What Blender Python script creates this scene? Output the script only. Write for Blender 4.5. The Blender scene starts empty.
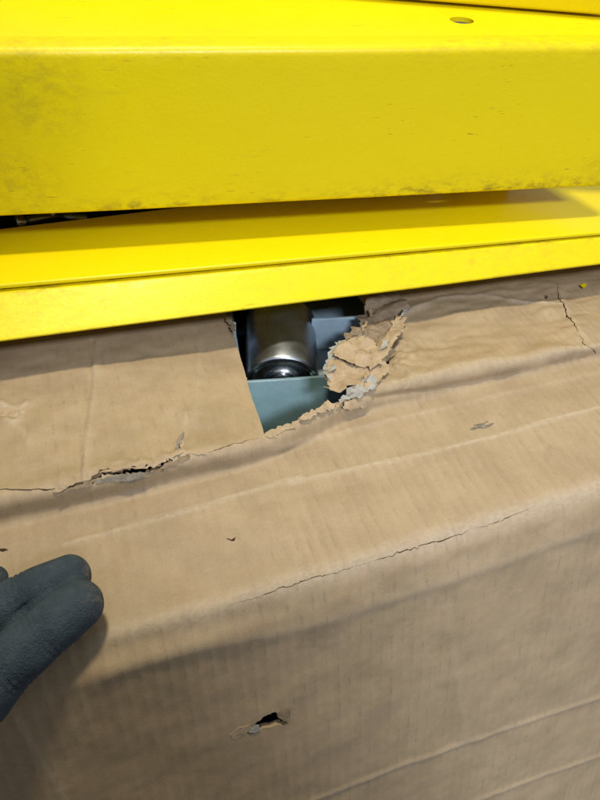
import bpy, bmesh, math, random
import numpy as np
from mathutils import Vector, Matrix, noise
from mathutils.geometry import delaunay_2d_cdt
random.seed(7); rng = np.random.default_rng(7)
SC = bpy.context.scene
COL = SC.collection

# ------------------------------------------------------------------ camera
F = 600.0                                   # focal length in pixels of the 600x800 photograph
TH = math.radians(40)
_X = np.array([2200, 350, 600.]); _X /= np.linalg.norm(_X)
_c = -math.sin(TH); _k = _X[1]/_X[0]; _m = -_X[2]*_c/_X[0]
_A = 1+_k*_k; _B = -2*_m*_k; _C = _m*_m-math.cos(TH)**2
_b = (-_B+math.sqrt(_B*_B-4*_A*_C))/(2*_A)
_Z = np.array([_m-_k*_b, _b, _c])
Xb = _X*[1, 1, -1]; Zb = _Z*[1, 1, -1]; Yb = np.cross(Zb, Xb)
R = np.stack([Xb, Yb, Zb])                  # camera axes (right, up, back) in world
CAM = np.array([0, 0, .73])
cd = bpy.data.cameras.new('camera'); cam = bpy.data.objects.new('camera', cd); COL.objects.link(cam)
M4 = Matrix.Identity(4)
for i in range(3):
    for j in range(3): M4[i][j] = R[i, j]
    M4[i][3] = CAM[i]
cam.matrix_world = M4
cd.sensor_fit = 'VERTICAL'; cd.sensor_height = 36; cd.lens = F/800*36
cd.clip_start = .01; cd.clip_end = 200
SC.camera = cam

# ------------------------------------------------------------------ light
w = bpy.data.worlds.new('World'); SC.world = w; w.use_nodes = True
bg = w.node_tree.nodes['Background']; bg.inputs[0].default_value = (.84, .90, 1, 1); bg.inputs[1].default_value = .36
def area(name, loc, target, sx, sy, power, color):
    l = bpy.data.lights.new(name, 'AREA'); l.shape = 'RECTANGLE'; l.size = sx; l.size_y = sy; l.energy = power; l.color = color
    o = bpy.data.objects.new(name, l); COL.objects.link(o); o.location = loc
    o.rotation_euler = (Vector(target)-Vector(loc)).to_track_quat('-Z', 'Y').to_euler()
    return o
area('area_lamp', (.12, .36, 3.1), (.12, .33, .5), .26, .2, 50, (1, .90, .66))  # warm ceiling lamp straight overhead
area('area_lamp', (.25, -2.2, 2.6), (.12, .33, .5), .7, .35, 86, (.79, .86, 1))  # unseen cool fill, added in front to brighten the upright faces
SC.view_settings.view_transform = 'Standard'; SC.view_settings.look = 'None'
SC.view_settings.exposure = 0.08; SC.view_settings.gamma = 1

# ------------------------------------------------------------------ pixel helpers
def ray(px, py):
    d = R @ np.array([px-300, 400-py, -F]); return d/np.linalg.norm(d)
def hz(px, py, z): d = ray(px, py); return CAM+d*(z-CAM[2])/d[2]
def hy(px, py, y): d = ray(px, py); return CAM+d*y/d[1]
def at(px, py, dep): return CAM + (R @ np.array([px-300, 400-py, -F]))*dep/F
def hplane(px, py, p0, n):
    d = ray(px, py); return CAM + d*np.dot(np.array(p0)-CAM, n)/np.dot(d, n)
def proj(P):
    q = (np.asarray(P)-CAM) @ R
    return np.stack([300+F*q[..., 0]/-q[..., 2], 400-F*q[..., 1]/-q[..., 2]], -1)

# ------------------------------------------------------------------ materials
class NT:
    def __init__(s, name):
        s.m = bpy.data.materials.new(name); s.m.use_nodes = True; s.t = s.m.node_tree; s.n = s.t.nodes; s.l = s.t.links
        s.bsdf = s.n['Principled BSDF']
    def node(s, ty, ins=None, **kw):
        x = s.n.new(ty)
        for k, v in kw.items(): setattr(x, k, v)
        for k, v in (ins or {}).items(): s.put(x.inputs[k], v)
        return x
    def put(s, sock, v):
        if hasattr(v, 'is_output'): s.l.new(v, sock)
        else: sock.default_value = v
    def math(s, op, a, b=0.0, c=None):
        x = s.node('ShaderNodeMath', {0: a, 1: b}, operation=op)
        if c is not None: s.put(x.inputs[2], c)
        return x.outputs[0]
    def noise(s, vec, scale, detail=4, rough=.6, dist=0):
        return s.node('ShaderNodeTexNoise', {'Vector': vec, 'Scale': scale, 'Detail': detail, 'Roughness': rough, 'Distortion': dist}).outputs[0]
    def ramp(s, v, a, b, lo=0., hi=1.):
        x = s.node('ShaderNodeMapRange', {'Value': v, 'From Min': a, 'From Max': b, 'To Min': lo, 'To Max': hi}, interpolation_type='SMOOTHSTEP')
        return x.outputs[0]
    def mix(s, f, a, b, bt='MIX'):
        x = s.node('ShaderNodeMix', data_type='RGBA', blend_type=bt)
        s.put(x.inputs[0], f); s.put(x.inputs[6], a if hasattr(a, 'is_output') else (*a, 1)); s.put(x.inputs[7], b if hasattr(b, 'is_output') else (*b, 1))
        return x.outputs[2]
    def map(s, vec, scale): return s.node('ShaderNodeMapping', {'Vector': vec, 'Scale': scale}).outputs[0]
    def obj(s): return s.node('ShaderNodeTexCoord').outputs['Object']
    def uv(s): return s.node('ShaderNodeUVMap').outputs[0]
    def set(s, **kw):
        for k, v in kw.items():
            s.put(s.bsdf.inputs[k.replace('_', ' ')], (*v, 1) if isinstance(v, tuple) and len(v) == 3 else v)
    def bump(s, h, strength=.3, dist=.001):
        s.l.new(s.node('ShaderNodeBump', {'Height': h, 'Strength': strength, 'Distance': dist}).outputs[0], s.bsdf.inputs['Normal'])

def mat_yellow(name, seed=0., spots=None):
    n = NT(name); o = n.obj()
    o = n.node('ShaderNodeVectorMath', {0: o, 1: (seed, seed*.7, seed*1.3)}, operation='ADD').outputs[0]
    base = n.mix(n.noise(n.map(o, (6, 20, 20)), 1, 5), (.78, .607, .000), (.85, .668, .002))
    # rubbed-in brown grime: cloudy and streaked lengthwise
    cloud = n.ramp(n.noise(o, 9, 6, .7), .54, .78)
    streak = n.ramp(n.noise(n.map(o, (14, 160, 160)), 1, 6, .75), .5, .8)
    g = n.math('MULTIPLY', n.math('MULTIPLY', cloud, streak), .75)
    speck = n.ramp(n.noise(n.map(o, (320, 420, 420)), 1, 3, .6), .68, .75)
    rare = n.ramp(n.noise(o, 26, 3), .48, .64)
    g = n.math('MAXIMUM', g, n.math('MULTIPLY', n.math('MULTIPLY', speck, rare), .55))
    # worn edges, from the mesh attribute "edge" (1 on the folded edge that gets knocked)
    ed = n.node('ShaderNodeAttribute', attribute_name='edge').outputs['Fac']
    en = n.ramp(n.noise(n.map(o, (90, 200, 200)), 1, 6, .75), .40, .68)
    el = n.ramp(n.noise(n.map(o, (7, 1, 1)), 1, 3), .3, .62)
    g = n.math('MAXIMUM', g, n.math('MULTIPLY', n.math('MULTIPLY', ed, en), n.math('MULTIPLY', el, .85)))
    if spots:
        for (sx, sy, sz, sr) in spots:
            ds = n.node('ShaderNodeVectorMath', {0: n.obj(), 1: (sx, sy, sz)}, operation='DISTANCE').outputs[1]
            sm_ = n.math('MULTIPLY', n.ramp(ds, sr, sr*.2), n.ramp(n.noise(n.map(o, (120, 160, 160)), 1, 6, .75), .38, .68))
            g = n.math('MAXIMUM', g, n.math('MULTIPLY', sm_, .28))
    # fine knocks and scratches
    rot = n.node('ShaderNodeMapping', {'Vector': o, 'Rotation': (.5, .9, .4), 'Scale': (60, 900, 900)}).outputs[0]
    scr = n.math('MULTIPLY', n.ramp(n.noise(rot, 1, 2, .5), .69, .73), n.ramp(n.noise(o, 16, 3), .52, .62))
    g = n.math('MAXIMUM', g, n.math('MULTIPLY', scr, .7))
    col = n.mix(g, base, (.17, .095, .010))
    fine = n.noise(n.map(o, (900, 900, 900)), 1, 2)
    col = n.mix(n.math('MULTIPLY', fine, .16), col, (.42, .33, .0))
    n.set(Base_Color=col, Roughness=n.math('ADD', n.math('MULTIPLY', n.noise(o, 60, 4), .2), n.math('MULTIPLY_ADD', g, .35, .27)), Specular_IOR_Level=.32)
    h = n.math('ADD', n.math('MULTIPLY', n.noise(o, 420, 2), .6), n.math('MULTIPLY', n.noise(o, 45, 3), 1.2))
    n.bump(h, .38, .0006)
    return n.m

def mat_card(name, c1=(.314, .226, .130), c2=(.383, .281, .166), dashes=1., grey=0.):
    n = NT(name); uv = n.uv()                                   # uv in metres: u along the fold, v along the flutes
    mott = n.noise(uv, 30, 6, .65)
    col = n.mix(n.ramp(mott, .3, .7), c1, c2)
    fib = n.noise(n.map(uv, (900, 500, 1)), 1, 3, .7)
    col = n.mix(n.ramp(fib, .45, .8, 0, .22), col, (.56, .44, .29))
    fl = n.noise(n.map(uv, (1300, 700, 1)), 1, 2, .7)
    col = n.mix(n.ramp(fl, .60, .75, 0, .30), col, (.17, .115, .06))
    # broken dark dashes and faint lines along the flutes
    sep = n.node('ShaderNodeSeparateXYZ', {0: uv})
    wob = n.math('MULTIPLY', n.math('SUBTRACT', n.noise(n.map(uv, (50, 50, 1)), 1, 3), .5), .0014)
    ph = n.math('MULTIPLY', n.math('ADD', sep.outputs[0], wob), 2*math.pi/.0075)
    wv = n.math('SINE', ph)
    line = n.ramp(wv, .50, 1.0)
    brk = n.ramp(n.noise(n.map(uv, (110, 95, 1)), 1, 3, .6), .48, .64)
    zone = n.ramp(n.noise(uv, 14, 3), .36, .60)
    d = n.math('MULTIPLY', n.math('MULTIPLY', line, brk), n.math('MULTIPLY', zone, .20*dashes))
    d = n.math('ADD', d, n.math('MULTIPLY', n.math('MULTIPLY', line, n.ramp(n.noise(uv, 9, 3), .35, .65)), n.math('MULTIPLY_ADD', brk, .12, .05)))
    col = n.mix(d, col, (.165, .125, .085))
    # pale rubbed places and dirt
    rub = n.ramp(n.noise(n.map(uv, (22, 60, 1)), 1, 6, .7), .60, .75, 0, .30)
    col = n.mix(rub, col, (.50, .39, .26))
    dirt = n.ramp(n.noise(uv, 42, 7, .75, .4), .60, .78, 0, .35)
    col = n.mix(dirt, col, (.15, .10, .06))
    scr = n.ramp(n.noise(n.map(uv, (25, 800, 1)), 1, 3, .8), .70, .76, 0, .35)
    col = n.mix(scr, col, (.60, .48, .33))
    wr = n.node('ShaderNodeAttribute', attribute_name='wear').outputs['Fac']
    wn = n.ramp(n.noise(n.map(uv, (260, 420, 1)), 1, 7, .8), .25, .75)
    col = n.mix(n.math('MULTIPLY', wr, n.math('MULTIPLY', wn, .8)), col, (.58, .50, .40))  # pale rubbed wear; along the fold it also paints in a sheen
    n.set(Base_Color=col, Roughness=.56, Specular_IOR_Level=.4)
    h = n.math('ADD', n.math('MULTIPLY', n.noise(n.map(uv, (700, 700, 1)), 1, 3), .25),
        n.math('ADD', n.math('MULTIPLY', n.noise(n.map(uv, (60, 60, 1)), 1, 5), .4), n.math('MULTIPLY', n.math('MULTIPLY', wv, zone), .18)))
    n.bump(h, .45, .0012)
    return n.m

def mat_paper(name, a, b):
    n = NT(name); o = n.obj()
    col = n.mix(n.ramp(n.noise(o, 110, 5, .7), .35, .65), a, b)
    col = n.mix(n.ramp(n.noise(o, 330, 3, .7), .58, .72, 0, .45), col, tuple(x*.45 for x in a))
    n.set(Base_Color=col, Roughness=.8, Specular_IOR_Level=.2)
    n.bump(n.noise(o, 420, 5, .7), .6, .0012)
    return n.m

def mat_simple(name, col, rough, metal=0., scale=60., var=.25, bump=.15, spec=.5):
    n = NT(name); o = n.obj()
    c = n.mix(n.ramp(n.noise(o, scale, 5, .65), .3, .7), tuple(x*(1-var) for x in col), tuple(min(1, x*(1+var)) for x in col))
    n.set(Base_Color=c, Roughness=n.math('MULTIPLY_ADD', n.noise(o, scale*1.7, 4), .25, rough-.12), Metallic=metal, Specular_IOR_Level=spec)
    n.bump(n.noise(o, scale*5, 3), bump, .0006)
    return n.m

def mat_glove():
    n = NT('glove_fabric'); o = n.obj()
    c = n.mix(n.ramp(n.noise(o, 70, 5, .7), .3, .7), (.027, .041, .055), (.045, .065, .084))
    dust = n.ramp(n.noise(n.map(o, (260, 260, 260)), 1, 4, .75), .55, .75, 0, .30)
    c = n.mix(dust, c, (.10, .115, .125))
    we = n.node('ShaderNodeAttribute', attribute_name='wear').outputs['Fac']
    wn = n.ramp(n.noise(o, 300, 5, .8), .44, .62)
    c = n.mix(n.math('MULTIPLY', we, wn), c, (.16, .125, .09))
    n.set(Base_Color=c, Roughness=.78, Specular_IOR_Level=.3)
    kn = n.node('ShaderNodeTexVoronoi', {'Vector': o, 'Scale': 900.}).outputs['Distance']
    h = n.math('ADD', n.math('MULTIPLY', kn, .35), n.math('MULTIPLY', n.noise(o, 130, 5, .65), 1.0))
    n.bump(h, .75, .0012)
    return n.m

YEL_A = mat_yellow('yellow_enamel_upper', 0.0, [(-.030, .433, .630, .045), (-.052, .435, .570, .04), (.40, .412, .565, .02), (-.03, .447, .652, .05)])
YEL_B = mat_yellow('yellow_enamel_lower', 3.1, [(*map(float, hz(px_, py_, .509)), r_) for px_, py_, r_ in ((106, 302, .010), (358, 268, .013), (409, 268, .008), (470, 262, .010), (505, 256, .012), (565, 246, .012), (188, 318, .008), (270, 290, .010), (30, 320, .012))])
YEL_C = mat_yellow('yellow_enamel_top', seed=7.7)
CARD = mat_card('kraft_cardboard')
CARD_IN = mat_card('kraft_inner_liner', (.30, .21, .12), (.36, .26, .15), .4)
PAPER_TAN = mat_paper('torn_kraft_paper', (.34, .245, .145), (.45, .34, .22))
PAPER_DUSK = mat_paper('crushed_fluting', (.17, .145, .11), (.27, .235, .185))
PAPER_GREY = mat_paper('torn_grey_fluting', (.27, .25, .21), (.40, .385, .35))
TRAY = mat_simple('pale_blue_grey_paint', (.27, .35, .40), .4, 0, 40, .12, .1)
PAPER_DARK = mat_paper('torn_brown_fluting', (.20, .145, .09), (.30, .22, .14))
TEAL = mat_simple('blue_grey_paint', (.135, .225, .245), .35, 0, 40, .12, .1)
STEEL = mat_simple('zinc_steel', (.44, .475, .52), .36, 1., 30, .14, .10)
STEEL_R = mat_simple('bright_rolled_steel', (.60, .62, .64), .26, 1., 60, .12, .10)
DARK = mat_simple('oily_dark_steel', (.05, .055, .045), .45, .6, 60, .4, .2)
GLOVE = mat_glove()
SLEEVE = mat_simple('dark_work_sleeve', (.030, .034, .042), .85, 0, 120, .3, .4, .2)
CONCRETE = mat_simple('concrete_floor', (.24, .235, .225), .75, 0, 4, .2, .3)

# ------------------------------------------------------------------ mesh helpers
def link(name, me, mat, parent=None):
    o = bpy.data.objects.new(name, me); COL.objects.link(o)
    if mat: me.materials.append(mat)
    if parent: o.parent = parent
    return o
def from_data(name, V, Fc, mat, parent=None, smooth=False):
    me = bpy.data.meshes.new(name); me.from_pydata([tuple(map(float, v)) for v in V], [], Fc); me.update()
    if smooth: me.shade_smooth()
    return link(name, me, mat, parent)
def tag(o, label, cat, group=None):
    o['label'] = label; o['category'] = cat
    if group: o['group'] = group
    return o
def empty(name, loc=(0, 0, 0)):
    o = bpy.data.objects.new(name, None); COL.objects.link(o); o.location = loc; return o
def bake(o):                                   # apply the modifiers
    dg = bpy.context.evaluated_depsgraph_get(); me = bpy.data.meshes.new_from_object(o.evaluated_get(dg))
    old = o.data; o.modifiers.clear(); o.data = me; bpy.data.meshes.remove(old)
def round_section(pts, radii, n=5):
    """closed 2-D polygon with rounded corners -> list of points"""
    out = []; N = len(pts)
    for i in range(N):
        p = np.array(pts[i], float); a = np.array(pts[i-1], float); b = np.array(pts[(i+1) % N], float)
        r = radii[i]
        if r <= 0: out.append(p); continue
        u = (a-p)/np.linalg.norm(a-p); v = (b-p)/np.linalg.norm(b-p)
        r = min(r, .45*np.linalg.norm(a-p), .45*np.linalg.norm(b-p))
        for k in range(n+1):
            t = k/n; out.append((1-t)**2*(p+u*r)+2*t*(1-t)*p+t*t*(p+v*r))
    return out
def loft(name, A, B, xa, xb, mat, parent=None, nseg=60, wobble=0., edge=None, seed=0, bounds=None):
    """solid between section A at x=xa and section B at x=xb (lists of (y,z)); may run past both ends"""
    x0, x1 = bounds if bounds else (xa, xb)
    A = np.array(A); B = np.array(B); n = len(A); V = []; Fc = []; E = []
    for i in range(nseg+1):
        x = x0+(x1-x0)*i/nseg; t = (x-xa)/(xb-xa); S = A+(B-A)*t
        for k in range(n):
            y, z = S[k]
            if wobble:
                y += wobble*noise.noise((x*7, k*.02+seed, 1.3)); z += wobble*noise.noise((x*7, k*.02+seed, 5.1))
            V.append((x, y, z)); E.append(edge[k] if edge else 0.)
    for i in range(nseg):
        for k in range(n):
            a = i*n+k; b = i*n+(k+1) % n; Fc.append((a, b, b+n, a+n))
    Fc.append(tuple(range(n-1, -1, -1))); Fc.append(tuple(nseg*n+k for k in range(n)))
    o = from_data(name, V, Fc, mat, parent, True)
    bm = bmesh.new(); bm.from_mesh(o.data); bmesh.ops.recalc_face_normals(bm, faces=bm.faces); bm.to_mesh(o.data); bm.free()
    at_ = o.data.attributes.new('edge', 'FLOAT', 'POINT'); at_.data.foreach_set('value', np.array(E, dtype=np.float32))
    o.data.set_sharp_from_angle(angle=math.radians(50))
    return o
def tube(name, path, rad, mat, parent=None, seg=20, cap=True):
    path = [Vector(p) for p in path]; V = []; Fc = []; n = len(path)
    rad = rad if hasattr(rad, '__len__') else [rad]*n
    up = None
    for i, p in enumerate(path):
        d = (path[min(i+1, n-1)]-path[max(i-1, 0)]).normalized()
        if up is None: up = d.orthogonal().normalized()
        up = (up-d*up.dot(d)).normalized(); s = d.cross(up)
        for k in range(seg):
            a = 2*math.pi*k/seg; V.append(p+(up*math.cos(a)+s*math.sin(a))*rad[i])
    for i in range(n-1):
        for k in range(seg):
            a = i*seg+k; b = i*seg+(k+1) % seg; Fc.append((a, b, b+seg, a+seg))
    if cap: Fc.append(tuple(range(seg-1, -1, -1))); Fc.append(tuple((n-1)*seg+k for k in range(seg)))
    return from_data(name, V, Fc, mat, parent, True)

# ------------------------------------------------------------------ floor
fl = from_data('floor', [(-6, -6, 0), (6, -6, 0), (6, 6, 0), (-6, 6, 0)], [(0, 1, 2, 3)], CONCRETE)
fl['kind'] = 'structure'

# ------------------------------------------------------------------ carton: a folded sheet  (x along the fold, t along the sheet)
PSI = math.atan(.0645); CP, SP = math.cos(PSI), math.sin(PSI)
FOLD0 = np.array([-.0305, .1736])             # a point of the fold in plan
ZT = .4665                                     # the flat top
T_CR = .104                                    # where the front strip meets the raised top
def smooth(a, b, x): x = np.clip((x-a)/(b-a), 0, 1); return x*x*(3-2*x)
TT = np.arange(-.56, 1.0, .0005)
ang = 75.-31.*smooth(-.020, -.009, TT)-39.*smooth(-.003, .010, TT)
ang = ang+3.*smooth(.01, .03, TT)-3*smooth(.05, .1, TT)
ang = ang+(72*smooth(T_CR-.002, T_CR+.004, TT)-77*smooth(T_CR+.008, T_CR+.022, TT))
PY = np.cumsum(np.cos(np.radians(ang)))*.0005; PZ = np.cumsum(np.sin(np.radians(ang)))*.0005
i0 = np.searchsorted(TT, 0.); PY -= PY[i0]; PZ += ZT-PZ[-1]
T_FLOOR = TT[np.searchsorted(PZ, .004)]
T_BACK = .62
def base(x, t):
    x = np.asarray(x, float); t = np.asarray(t, float)
    sh = .027*(1-smooth(.09, .21, x))*np.exp(-((t-.095)/.075)**2)
    t = t+sh; y = np.interp(t, TT, PY)-sh; z = np.interp(t, TT, PZ); a = np.radians(np.interp(t, TT, ang))
    P = np.stack([FOLD0[0]+x*CP-y*SP, FOLD0[1]+x*SP+y*CP, z], -1)
    N = np.stack([np.sin(a)*SP, -np.sin(a)*CP, np.cos(a)], -1)
    return P, N
_gx, _gt = np.meshgrid(np.arange(-.2, .55, .002), np.arange(-.40, .40, .002), indexing='ij')
def sheet(pts, h=0.):
    """pixels -> (x,t) on the sheet lifted by h"""
    P, N = base(_gx, _gt); Q = proj(P+N*h); out = []
    for (a, b) in pts:
        d = (Q[..., 0]-a)**2+(Q[..., 1]-b)**2; i = np.unravel_index(np.argmin(d), d.shape)
        x, t = _gx[i], _gt[i]
        for _ in range(6):
            e = 1e-4; q0, qx, qt = [proj((lambda pn: pn[0]+pn[1]*h)(base(x+dx, t+dt))) for dx, dt in ((0, 0), (e, 0), (0, e))]
            J = np.stack([(qx-q0)/e, (qt-q0)/e], -1)
            try: s = np.linalg.solve(J, np.array([a, b])-q0)
            except Exception: break
            x += np.clip(s[0], -.004, .004); t += np.clip(s[1], -.004, .004)
        out.append((x, t))
    return np.array(out)
def segdist(x, t, pl):
    D = np.full(np.shape(x), 9.)
    for (a, b) in zip(pl[:-1], pl[1:]):
        v = b-a; L = v@v+1e-12; s = np.clip(((x-a[0])*v[0]+(t-a[1])*v[1])/L, 0, 1)
        D = np.minimum(D, np.hypot(x-a[0]-s*v[0], t-a[1]-s*v[1]))
    return D
CREASES = [  # pixels, height (mm), half-width (mm), pale amount from wear, plus painted sheen on the fold
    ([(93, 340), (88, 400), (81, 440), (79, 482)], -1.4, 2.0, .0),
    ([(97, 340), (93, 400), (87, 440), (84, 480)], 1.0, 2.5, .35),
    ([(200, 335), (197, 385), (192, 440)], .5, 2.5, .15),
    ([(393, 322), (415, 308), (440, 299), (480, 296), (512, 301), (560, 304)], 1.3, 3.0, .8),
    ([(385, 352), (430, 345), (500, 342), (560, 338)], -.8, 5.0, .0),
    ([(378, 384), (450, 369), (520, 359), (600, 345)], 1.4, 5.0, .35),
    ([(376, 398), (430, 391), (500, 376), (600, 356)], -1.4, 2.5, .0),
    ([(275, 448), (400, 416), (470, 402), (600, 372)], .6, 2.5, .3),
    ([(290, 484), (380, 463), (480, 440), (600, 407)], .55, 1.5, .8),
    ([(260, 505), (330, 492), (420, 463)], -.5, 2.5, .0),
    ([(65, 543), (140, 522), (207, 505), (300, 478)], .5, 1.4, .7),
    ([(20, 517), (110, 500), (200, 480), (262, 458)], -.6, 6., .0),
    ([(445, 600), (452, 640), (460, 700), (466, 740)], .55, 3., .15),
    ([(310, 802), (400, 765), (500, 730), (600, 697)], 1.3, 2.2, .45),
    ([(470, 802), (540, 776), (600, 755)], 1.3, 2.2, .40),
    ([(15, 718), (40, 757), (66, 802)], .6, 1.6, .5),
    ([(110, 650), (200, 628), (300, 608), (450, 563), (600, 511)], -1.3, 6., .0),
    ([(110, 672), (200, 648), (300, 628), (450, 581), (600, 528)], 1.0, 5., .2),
    ([(110, 636), (200, 612), (300, 580), (450, 535), (600, 487)], .3, 8., .55),  # front fold: rubbed pale, with its highlight band painted in too
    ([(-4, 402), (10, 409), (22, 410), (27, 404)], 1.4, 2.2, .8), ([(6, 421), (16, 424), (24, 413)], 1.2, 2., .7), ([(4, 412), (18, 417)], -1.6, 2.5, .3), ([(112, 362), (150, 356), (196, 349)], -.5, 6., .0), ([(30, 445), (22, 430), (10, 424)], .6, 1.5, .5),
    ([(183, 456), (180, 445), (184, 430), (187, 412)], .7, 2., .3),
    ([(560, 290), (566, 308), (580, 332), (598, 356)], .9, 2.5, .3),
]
CREASES = [(sheet(p), h/1000, wd/1000, wr) for p, h, wd, wr in CREASES]
TEAR_C = sheet([(385, 345)])[0]; LTEAR_C = sheet([(150, 462)])[0]
def nz(x, t, s, off=0., oct=3):
    f = np.array([noise.fractal((a*s, b*s, off), 1., 2., oct) for a, b in zip(np.ravel(x), np.ravel(t))])
    return f.reshape(np.shape(x))
def displaced(x, t, detail=True):
    """sheet with creases, bulges, flute lines -> points, wear"""
    x = np.asarray(x, float); t = np.asarray(t, float)
    P, N = base(x, t); h = np.zeros(x.shape); wear = np.zeros(x.shape)
    calm = 1-smooth(.21, .25, t)                       # flat under the steelwork
    h += calm*.0022*nz(x, t, 9., 1.7, 2)*(.4+.6*smooth(-.03, .02, t))
    h += calm*.0007*nz(x, t, 42., 4.2, 3)
    # the torn corner is crushed
    near = np.exp(-(((x-TEAR_C[0])/.034)**2+((t-TEAR_C[1])/.045)**2))
    h += near*(.0035*np.abs(nz(x, t, 75., 9., 3))-.0015)
    for an_, f_, ph_ in ((.4, 95., .2), (1.9, 120., .7), (2.7, 80., .4)):
        h += near*.0016*(np.abs((((x*math.cos(an_)+t*math.sin(an_))*f_+ph_+.4*nz(x, t, 90., an_, 2)) % 2)-1)-.5)
    right = smooth(TEAR_C[0]-.01, TEAR_C[0]+.05, x)*smooth(T_CR-.02, T_CR+.02, t)*calm
    h += right*.0030*nz(x*.6, t*1.6, 26., 2.5, 3)
    left = (1-smooth(.06, .10, x))*smooth(T_CR-.005, T_CR+.02, t)*calm
    h += left*.0016*nz(x, t, 26., 6.5, 3)
    fe = (1-smooth(.07, .11, x))*np.exp(-((t-.098)/.009)**2); h += fe*.0022*(1+.5*nz(x, t, 30., 12., 2))
    nl = np.exp(-(((x-LTEAR_C[0])/.05)**2+((t-LTEAR_C[1])/.008)**2)); h += nl*.0018*nz(x, t, 140., 3., 2)
    for pl, hh, wd, wr in CREASES:
        d = segdist(x, t, pl)
        jit = 1+.5*nz(x, t, 60., 8., 2) if detail else 1.
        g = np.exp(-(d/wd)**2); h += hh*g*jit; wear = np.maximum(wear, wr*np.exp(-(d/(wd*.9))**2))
    h += calm*.00010*np.sin(x*2*math.pi/.0075)*(.4+.6*smooth(-.2, .3, nz(x, t, 14., 5., 2)))
    return P+N*h[..., None], wear

def rough(poly, amp, step, closed=True, seed=0):
    """subdivide and fray a polygon given in (x,t)"""
    r = np.random.default_rng(seed); out = []; n = len(poly)
    for i in range(n if closed else n-1):
        a, b = np.array(poly[i]), np.array(poly[(i+1) % n]); L = np.linalg.norm(b-a); k = max(1, int(L/step*1.3))
        u = (b-a)/max(L, 1e-9); nr = np.array([-u[1], u[0]])
        ts = [0.]+sorted(r.random(k-1)) if k > 1 else [0.]
        drift = 0.
        for j, f in enumerate(ts):
            if j and (f-ts[j-1])*L < .0004: continue
            drift = .6*drift+r.normal()*amp*.6
            spike = r.normal()*amp*(1.6 if r.random() < .18 else .35)
            out.append(a+(b-a)*f+(nr*(drift+spike)*(1 if j else .4)))
    return np.array(out)
def inside(poly, x, t):
    x = np.asarray(x); c = np.zeros(x.shape, bool); n = len(poly)
    for i in range(n):
        x1, t1 = poly[i]; x2, t2 = poly[(i+1) % n]
        m = ((t1 > t) != (t2 > t)) & (x < (x2-x1)*(t-t1)/((t2-t1) if t2 != t1 else 1e-12)+x1); c ^= m
    return c
def slit(pix, w0, w1, amp, seed):
    """thin jagged opening along a pixel polyline, widths in m"""
    pl = rough(sheet(pix), amp, .0022, False, seed); pl = np.vstack([pl, sheet(pix[-1:])]); n = len(pl)
    d = np.gradient(pl, axis=0); nr = np.stack([-d[:, 1], d[:, 0]], -1); nr /= np.linalg.norm(nr, axis=1)[:, None]
    r = np.random.default_rng(seed+50); s = np.sin(np.linspace(.06, math.pi-.06, n))
    wd = (w0+(w1-w0)*s)*(.5+r.random(n))*.5
    return np.vstack([pl+nr*wd[:, None], (pl-nr*wd[:, None])[::-1]])

# openings in the sheet
hole_edges = [((229, 318), (236, 342), (243, 365), (252, 398), (265, 436)),
              ((272, 430), (287, 425), (302, 418), (322, 406), (340, 400), (352, 392)),
              ((352, 380), (357, 362), (364, 345), (362, 330), (368, 316), (364, 300))]
HP = sheet([q for e in hole_edges for q in e])
HP[5:] = HP[5:]
poly = list(map(tuple, HP)); top_r = HP[-1]; top_l = HP[0]
tb = .283
poly_main = list(rough(HP[:5], .00012, .003, False, 1))+list(rough(HP[4:], .0009, .0016, False, 2))+[HP[-1], (top_r[0]+.002, tb), (top_l[0]-.006, tb)]
HOLE = np.array(poly_main)
FR = np.array(rough(sheet([(246, 733), (253, 727), (258, 721), (264, 716), (271, 712), (277, 712), (278, 717), (286, 719), (287, 724), (279, 724), (271, 727), (263, 728), (258, 732), (250, 735)]), .0003, .0012, True, 3))
OPEN = {
    'main': [HOLE],
    'ltear': [slit([(62, 488), (85, 483), (100, 476), (125, 473), (150, 470), (170, 463), (188, 457)], .0004, .0034, .0010, 11),
              slit([(181, 452), (179, 446), (181, 436)], .0003, .0012, .0004, 12)],
    'lseam': [slit([(-6, 493), (20, 491), (40, 489.5), (59, 488.5)], .0003, .0010, .0004, 31)],
    'lseam2': [slit([(208, 452.5), (225, 448), (245, 442), (258, 438.5)], .0001, .0005, .0003, 32)],
    'rcrack': [slit([(556, 284), (560, 300), (569, 318), (577, 332)], .0002, .0013, .0005, 13), slit([(579, 335), (586, 344), (597, 355)], .0002, .0013, .0005, 14)],
    'foldcrack': [slit([(228, 605), (262, 596), (300, 582), (340, 572), (370, 562)], .00005, .0004, .0004, 15), slit([(374, 561), (415, 548), (450, 538), (468, 531)], .00005, .0007, .0005, 16),
                  slit([(472, 530), (500, 521), (532, 508)], .00005, .0004, .0004, 17)],
    'front': [FR],
    'pin': [np.array(rough(sheet([(225, 538.5), (231, 540), (236, 537), (235, 540), (231, 542)]), .0002, .001, True, 18))],
    'pin2': [np.array(rough(sheet([(543.5, 296), (546, 294.5), (548.5, 296), (546, 299)]), .0001, .001, True, 19))],
    'pin3': [np.array(rough(sheet([(-4, 547), (4, 547), (9, 548.5), (2, 551), (-4, 550)]), .0002, .001, True, 20))],
    'rslit': [slit([(374, 380), (378, 370), (386, 360), (395, 351)], .0003, .0030, .0006, 21)],
}
def axis(lo, hi, f0, f1, fine, coarse):
    a = list(np.arange(f0, f1+1e-9, fine)); x = f0
    while x > lo: x = max(lo, x-coarse); a.insert(0, x)
    x = a[-1]
    while x < hi: x = min(hi, x+coarse); a.append(x)
    return np.array(a)
GX = axis(-.30, .62, -.13, .44, .0020, .02); GT = axis(T_FLOOR, T_BACK, -.34, .292, .0020, .02)
boxes = []
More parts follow.
